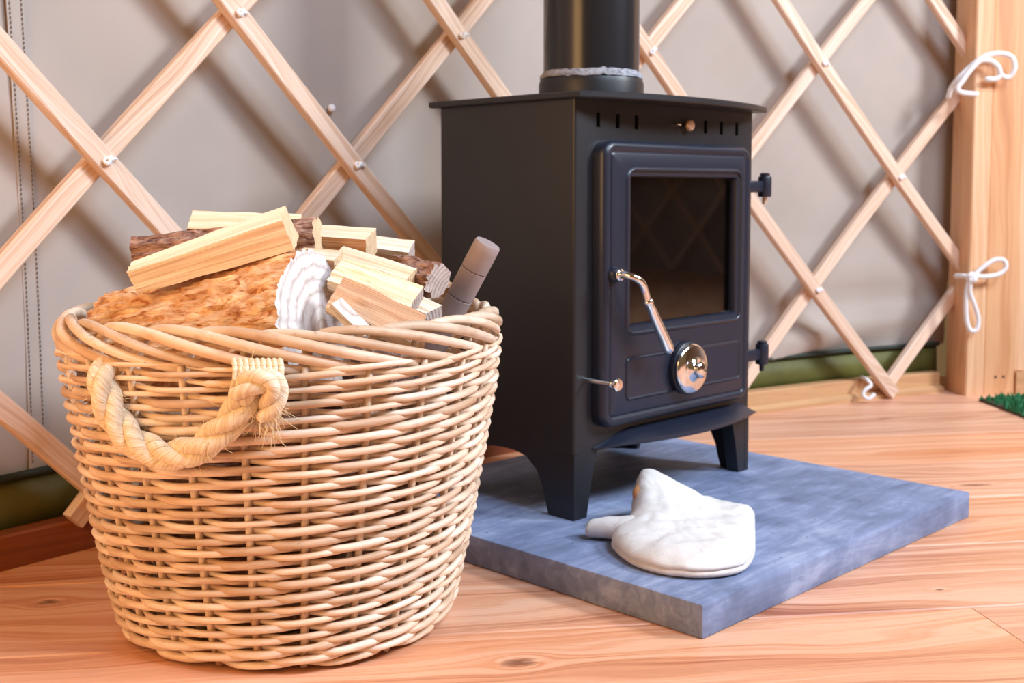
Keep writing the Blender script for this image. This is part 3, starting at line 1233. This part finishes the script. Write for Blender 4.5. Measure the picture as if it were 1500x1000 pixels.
for i, p in enumerate(tp):
    t = i / (len(tp) - 1)
    rw = .0205 * (1 - .42 * t) * (1 if t < .8 else math.sqrt(max(.02, 1 - ((t - .8) / .2) ** 2)))
    rh = .0160 * (1 - .35 * t) * (1 if t < .8 else math.sqrt(max(.02, 1 - ((t - .8) / .2) ** 2)))
    dirv = Vector((.42, .90, 0)).normalized()
    rings.append([p + dirv * rw * math.cos(a) + Vector((0, 0, max(-p.z, rh * math.sin(a)))) +
                  Vector((0, 0, .0014 * noise.noise(Vector((p.x * 60, math.cos(a) * 2, math.sin(a) * 2)))))
                  for a in [2 * PI * j / 18 for j in range(18)]])
for rg in rings:
    for p in rg:
        p.z = max(p.z, 0.0)
m.rings(rings)
m.build('thumb', M['mitt'], glove)
m = MB()
m.tube(catmull([Vector((.168, 1.487, .034)) - o0, Vector((.165, 1.489, .043)) - o0, Vector((.166, 1.495, .054)) - o0], 4), [.004, .006, .0075, .0085, .009, .0085, .008, .006, .004][:9], 8, cap_round=True)
m.build('cuff_lining', M['lining'], glove)

# ------------------------------------------------------------------ basket
BC = Vector((-.250, 1.289, 0))
BPHI = math.radians(-15)
NST = 24


def bshape(th):
    a, b, n = 1.02, .985, 2.2
    c, s = math.cos(th - BPHI), math.sin(th - BPHI)
    return (abs(c / a) ** n + abs(s / b) ** n) ** (-1 / n)


def brad(z):
    t = max(0.0, min(1.0, z / .305))
    r = .169 + .057 * t ** .85
    if z < .02:
        r -= .010 * (1 - z / .02) ** 2
    return r


def bpt(th, z, off=0.0):
    r = brad(z) * bshape(th) + off
    return Vector((r * math.cos(th), r * math.sin(th), z))


basket = empty('log_basket', BC)
tag(basket, 'round wicker log basket with a plaited rim and rope handle', 'basket')
STEP = 2 * PI / NST
for k in range(NST):
    th = k * STEP
    m = MB()
    m.tube([bpt(th, z, -.001) for z in (.004, .03, .08, .14, .20, .26, .312)], [.0042, .0042, .004, .004, .0038, .0038, .0036], 8)
    m.build('stake', M['willow'], basket)
# weavers: row by row, in front of one stake and behind the next
rr = random.Random(11)
NROW = 45
zs = [.0085 + .3025 * (i / (NROW - 1)) for i in range(NROW)]
SUB = 10
for i, z0 in enumerate(zs):
    m = MB()
    ph = i % 2
    r0 = rr.uniform(.0034, .0043)
    if i > NROW - 6:
        r0 = rr.uniform(.0026, .0032)
    if i < 3:
        r0 = .0042
    slope = rr.uniform(-.0012, .0012)
    th_s = rr.uniform(0, 2 * PI)
    pts, rads = [], []
    nn = NST * SUB
    for j in range(nn):
        th = 2 * PI * j / nn
        dd = ((th / STEP + ph + 1.0) % 2.0)
        dd = min(dd, 2.0 - dd)                      # distance in stakes from the stake it passes behind
        w = 1.0 - 2.1 * math.exp(-(dd / .40) ** 2)
        amp = .0052 if i < NROW - 5 else .0045
        dz = .0016 * noise.noise(Vector((math.cos(th) * 3.2, math.sin(th) * 3.2, i * 3.7))) + \
            .0012 * math.sin(PI * (th / STEP + ph)) + slope * math.sin(th + th_s)
        pts.append(bpt(th, max(.005, z0 + dz), w * amp))
        tq = ((th - th_s) / (2 * PI) * 2) % 1.0
        rads.append(r0 * (1.14 - .30 * tq))
    m.tube(pts, rads, 7, closed=True)
    m.build('weaver', M['willow'], basket)
# plaited border
prof_t = [(-.06, .300, -.008), (0, .314, -.010), (.10, .330, -.012), (.28, .340, -.012), (.6, .343, -.010), (1.0, .3425, -.007), (1.5, .3385, -.003),
          (2.1, .331, .0015), (2.7, .3225, .0020), (3.3, .3145, .0005), (3.75, .309, -.004), (4.0, .306, -.010)]
for k in range(NST):
    m = MB()
    j1, j2 = rr.uniform(-.0018, .0018), rr.uniform(-.0015, .0015)
    rb = rr.uniform(.0047, .0058)
    P = [bpt((k + t) * STEP, z + j1 * min(1, max(0, t)), o + j2 * min(1, max(0, t))) for t, z, o in prof_t]
    C_ = catmull(P, 5)
    m.tube(C_, [rb * (1.0 if q < len(C_) * .6 else 1.0 - .25 * (q / len(C_) - .6) / .4) for q in range(len(C_))], 9, cap_round=True)
    m.build('border_rod', M['willow'], basket)
# woven base
m = MB()
for i in range(13):
    rr_ = .014 + i * .0115
    m.tube([Vector((rr_ * math.cos(a), rr_ * math.sin(a), .012 + .003 * math.cos(12 * a + i * PI))) for a in [2 * PI * j / 96 for j in range(96)]], .0058, 5, closed=True)
m.build('woven_base', M['willow'], basket)


def bsurf(px, py, off):
    """point where the pixel's ray meets the basket wall pushed out by off"""
    d = pray(px, py)
    t = .7
    while t < 1.6:
        p = CAM + d * t - BC
        th = math.atan2(p.y, p.x)
        if math.hypot(p.x, p.y) < brad(min(p.z, .33)) * bshape(th) + off:
            return p
        t += .0008
    return CAM + d * 1.2 - BC


def rope(path, R, pitch, phase, mb_list, n=10):
    C_ = catmull(path, 12)
    ln = [0]
    for a, b in zip(C_[:-1], C_[1:]):
        ln.append(ln[-1] + (b - a).length)
    prev = None
    fr = []
    for i in range(len(C_)):
        t = (C_[min(i + 1, len(C_) - 1)] - C_[max(i - 1, 0)]).normalized()
        if prev is None:
            a = Vector((0, 0, 1)) if abs(t.z) < .9 else Vector((1, 0, 0))
            prev = (a - t * a.dot(t)).normalized()
        else:
            prev = (prev - t * prev.dot(t)).normalized()
        fr.append((prev.copy(), t.cross(prev)))
    for q, mb_ in enumerate(mb_list):
        pts = []
        for i, p in enumerate(C_):
            a = phase + 2 * PI * (ln[i] / pitch) + 2 * PI * q / 3
            pts.append(p + (fr[i][0] * math.cos(a) + fr[i][1] * math.sin(a)) * R * .53)
        mb_.tube(pts, R * .56, n, cap_round=True)
    return C_


hpx = [(158, 540), (151, 556), (155, 582), (168, 612), (188, 638), (214, 657), (245, 666), (277, 662), (306, 646), (332, 622), (352, 596), (366, 570), (372, 548)]
hoff = [-.004, .012, .018, .019, .020, .021, .022, .022, .022, .022, .022, .020, .014]
HPATH = [bsurf(x, y, o) for (x, y), o in zip(hpx, hoff)]
m = MB()
# whipping round the rim at both ends of the handle
for (xa, ya, xb, yb, n_, o_) in ((345, 540, 412, 546, 9, .017),):
    for i in range(n_):
        t = i / (n_ - 1)
        x = xa + (xb - xa) * t
        m.tube(catmull([bsurf(x - 2, 528, .010), bsurf(x, 540, .020), bsurf(x - 1, 556, .024), bsurf(x - 5, 572, .020)], 4), .0030, 6, cap_round=True)
handle = m.build('handle', M['rope'], basket)
tag(handle, 'twisted hemp rope handle')
sb = [MB(), MB(), MB()]
cl = rope(HPATH, .0142, .100, .4, sb)
for q in sb:
    q.build('strand', M['rope'], handle)
tail = [bsurf(x, y, o) for x, y, o in ((352, 578, .030), (366, 562, .032), (388, 556, .032), (402, 566, .030), (400, 588, .026), (390, 606, .022))]
sb = [MB(), MB(), MB()]
rope(tail, .0115, .08, 1.2, sb, 8)
for q in sb:
    q.build('strand', M['rope'], handle)
m = MB()
rr = random.Random(5)
for i in range(260):
    if i < 150:
        p = cl[rr.randrange(4, len(cl) - 2)]
        d = Vector((rr.gauss(0, 1), rr.gauss(0, 1), rr.gauss(0, 1))).normalized()
        s0 = p + d * .014
        L = rr.uniform(.005, .014)
    else:
        s0 = tail[-1] + Vector((rr.gauss(0, .008), rr.gauss(0, .006), rr.gauss(.004, .008)))
        d = Vector((rr.gauss(.2, .7), rr.gauss(-.2, .5), rr.gauss(-.9, .5))).normalized()
        L = rr.uniform(.008, .026)
    bend = Vector((rr.gauss(0, .3), rr.gauss(0, .3), rr.gauss(-.2, .3)))
    m.tube([s0, s0 + d * L * .5 + bend * L * .12, s0 + d * L + bend * L * .4], .00028, 3)
tag(m.build('fibre', M['fray'], handle, fix=False), kind='stuff')

# ------------------------------------------------------------------ firewood
def log(name, A, B, sec, label, mats, ends=(2, 2), taper=(1, 1), amp=.0012, seg=14, up=(0, 0, 1), roll=0.0, kf=1.0, skew=0.0, cat='firewood', flake=0.0):
    """sec: list of (y, z, material) corners; material belongs to the edge that starts there"""
    A, B = Vector(A), Vector(B)
    t = (B - A).normalized()
    u = Vector(up)
    u = (u - t * u.dot(t)).normalized()
    s = u.cross(t)
    rot = Matrix((t, s, u)).transposed().to_4x4() @ Matrix.Rotation(roll, 4, 'X')
    mw = Matrix.Translation(A) @ rot
    L = (B - A).length
    # subdivide the section
    pts, mi = [], []
    n = len(sec)
    for i in range(n):
        y0, z0, mm = sec[i]
        y1, z1, _ = sec[(i + 1) % n]
        ln = math.hypot(y1 - y0, z1 - z0)
        k = max(1, int(ln / .0028))
        for j in range(k):
            f = j / k
            pts.append((y0 + (y1 - y0) * f, z0 + (z1 - z0) * f))
            mi.append(mm)
    sd = hash(label) % 97 if False else sum(ord(ch) for ch in label) % 97
    rings = []
    for i in range(seg + 1):
        f = i / seg
        tp = taper[0] + (taper[1] - taper[0]) * f
        rg = []
        for q, (y, z) in enumerate(pts):
            r = math.hypot(y, z) + 1e-6
            d = amp * 1.5 * (noise.noise(Vector((f * L * 9 * kf, y * 170, z * 170 + sd))) + .8 * noise.noise(Vector((f * L * 40 * kf, y * 420, z * 420 + sd))))
            if flake and mi[q] == 1:
                d += flake * (abs(noise.noise(Vector((f * L * 45, y * 60 + sd, z * 60)))) - .25)
            x = f * L + skew * y * (1 if i in (0, seg) else .0) + (amp * .8 * noise.noise(Vector((y * 120, z * 120, sd))) if i in (0, seg) else 0)
            rg.append((x, y * tp * (1 + d / r), z * tp * (1 + d / r)))
        rings.append(rg)
    m = MB()
    m.rings(rings, mats=mi, cap_mats=ends, us=[i / seg * L for i in range(seg + 1)], smooth=True)
    o = m.build(name, mats, None, mw, angle=42)
    tag(o, label, cat, 'firewood in the basket')
    return o


def rnd_sec(r, n=26, mat=1, sy=1.0, flat=None):
    out = []
    for i in range(n):
        a = 2 * PI * i / n
        y, z = r * math.cos(a) * sy, r * math.sin(a)
        out.append((y, z, mat))
    return out


def rect_sec(w, h, mats=(0, 0, 0, 0)):
    return [(-w / 2, -h / 2, mats[0]), (w / 2, -h / 2, mats[1]), (w / 2, h / 2, mats[2]), (-w / 2, h / 2, mats[3])]


WOOD = [M['split'], M['bark_brown'], M['end_tan'], M['splitdark'], M['end_grey'], M['end_pale']]
log('round_log', (-.424, 1.262, .300), (-.197, 1.172, .343), rnd_sec(.068, 60), 'thick round log with flaky orange bark and pale sawn end',
    [M['split'], M['bark_orange'], M['end_pale']], taper=(.93, 1.04), amp=.004, seg=60, kf=.8, flake=.0045)
log('split_log', at(198, 406, 1.184), at(425, 334, 1.172), rect_sec(.030, .030, (3, 0, 0, 0)), 'pale clean-split stick laid across the thick bark log', WOOD,
    taper=(.86, 1.16), amp=.0010, roll=.42)
log('split_log', at(200, 370, 1.285), at(466, 345, 1.268), [(-.019, -.014, 1), (.010, -.019, 1), (.021, 0, 1), (.013, .017, 1), (-.006, .019, 1), (-.020, .006, 1)],
    'brown bark-covered branch piece behind the pale split stick', WOOD, ends=(2, 2), taper=(.92, 1.05), amp=.003, seg=30, flake=.003)
log('split_log', at(280, 333, 1.345), at(440, 340, 1.350), rect_sec(.034, .024, (3, 0, 0, 1)), 'pale-topped split wedge with bark edge at the back of the pile', WOOD, amp=.0012, roll=.65)
log('split_log', at(420, 352, 1.312), at(544, 360, 1.295), rect_sec(.040, .028, (3, 3, 0, 3)), 'square grey-brown split block with a pale top face', WOOD, amp=.0008, roll=.28)
log('split_log', at(440, 386, 1.235), at(497, 391, 1.225), rect_sec(.026, .026, (3, 3, 0, 3)), 'short stub of split wood beside the pale sawn log end', WOOD, amp=.0008, roll=.35)
log('split_log', at(500, 359, 1.375), at(603, 373, 1.364), rect_sec(.030, .024, (3, 3, 0, 0)), 'honey-coloured split stick behind the square block', WOOD, ends=(4, 4), amp=.0012, roll=.5)
log('split_log', at(582, 396, 1.290), at(641, 413, 1.243), rnd_sec(.0180, 18), 'thin round branch with brown bark and grey cut end', WOOD, ends=(4, 4), amp=.003, seg=24, flake=.003)
log('split_log', at(494, 380, 1.272), at(602, 413, 1.235), rect_sec(.028, .018, (3, 3, 0, 0)), 'narrow orange split stick lying above a thicker one', WOOD, amp=.001, roll=.55)
log('split_log', at(492, 401, 1.205), at(609, 446, 1.180), rect_sec(.034, .018, (3, 3, 0, 0)), 'splintered tan stick sloping down towards the rim', WOOD, ends=(4, 4), amp=.0018, roll=.75)
log('split_log', at(490, 433, 1.156), at(612, 487, 1.143), rect_sec(.036, .018, (3, 3, 3, 0)), 'reddish split stick just above the rim', WOOD, amp=.0018, roll=.85)
log('split_log', at(490, 444, 1.120), at(538, 492, 1.115), rect_sec(.014, .010), 'thin white sliver beside the thick log end', [M['end_pale']] * 6, amp=.0006, roll=.6)
log('split_log', at(605, 452, 1.220), at(636, 466, 1.200), rect_sec(.024, .020, (3, 3, 0, 3)), 'stubby grey-ended stick next to the plaited rim', WOOD, ends=(4, 4), amp=.001, roll=.3)
log('split_log', at(625, 412, 1.345), at(664, 428, 1.330), rect_sec(.016, .014, (3, 3, 3, 3)), 'small brown stick tucked behind the grey rod', WOOD, amp=.001, roll=.3)
# weathered round stick with two scored rings
A, B = at(608, 560, 1.335), at(715, 356, 1.300)
t = (B - A).normalized()
m = MB()
L = (B - A).length
prof = [(0, 0), (.0150, .0)]
for f in sorted([i / 20 for i in range(1, 20)] + [g + d for g in (.625, .815) for d in (-.005, 0, .005)]):
    r = .0152 + .0002 * math.sin(f * 9)
    for g in (.625, .815):
        if abs(f - g) < .002:
            r -= .0016
    prof.append((r, f * L))
prof += [(.0152, L - .002), (.0142, L), (0, L + .0005)]
n = 22
rings = [[Vector((max(r, 1e-5) * math.cos(2 * PI * j / n), max(r, 1e-5) * math.sin(2 * PI * j / n), z)) for j in range(n)] for r, z in prof]
m.rings(rings, mats=[0] * n, cap_mats=(0, 0))
o = m.build('round_stick', [M['greystick']], None, Matrix.Translation(A) @ t.to_track_quat('Z', 'Y').to_matrix().to_4x4(), angle=50)
tag(o, 'smooth grey-brown round stick leaning out over the basket rim', 'firewood', 'firewood in the basket')
# unseen lower layers, added to fill the basket and darken the weave gaps
low = [((-.37, 1.375, .245), (-.14, 1.365, .255), .043, 'bark log deep behind the pile of split sticks'),
       ((-.150, 1.17, .262), (-.135, 1.31, .268), .026, 'bark log under the sloping split sticks'),
       ((-.315, 1.144, .232), (-.195, 1.143, .234), .030, 'bark log showing through the weave under the plaited rim'),
       ((-.345, 1.174, .150), (-.155, 1.172, .152), .040, 'bark log just behind the front weave at mid height'),
       ((-.40, 1.268, .152), (-.10, 1.268, .150), .043, 'bark log across the middle of the basket'),
       ((-.37, 1.362, .150), (-.13, 1.360, .152), .043, 'bark log behind the middle of the basket'),
       ((-.33, 1.186, .064), (-.17, 1.186, .064), .041, 'bark log at the front on the basket floor'),
       ((-.37, 1.278, .064), (-.13, 1.278, .064), .043, 'bark log across the centre of the basket floor'),
       ((-.32, 1.370, .064), (-.18, 1.370, .064), .043, 'bark log at the back on the basket floor')]
for a, b, r, lb in low:
    log('round_log', a, b, rnd_sec(r * .96, 20), lb, WOOD, amp=.0012, seg=10)
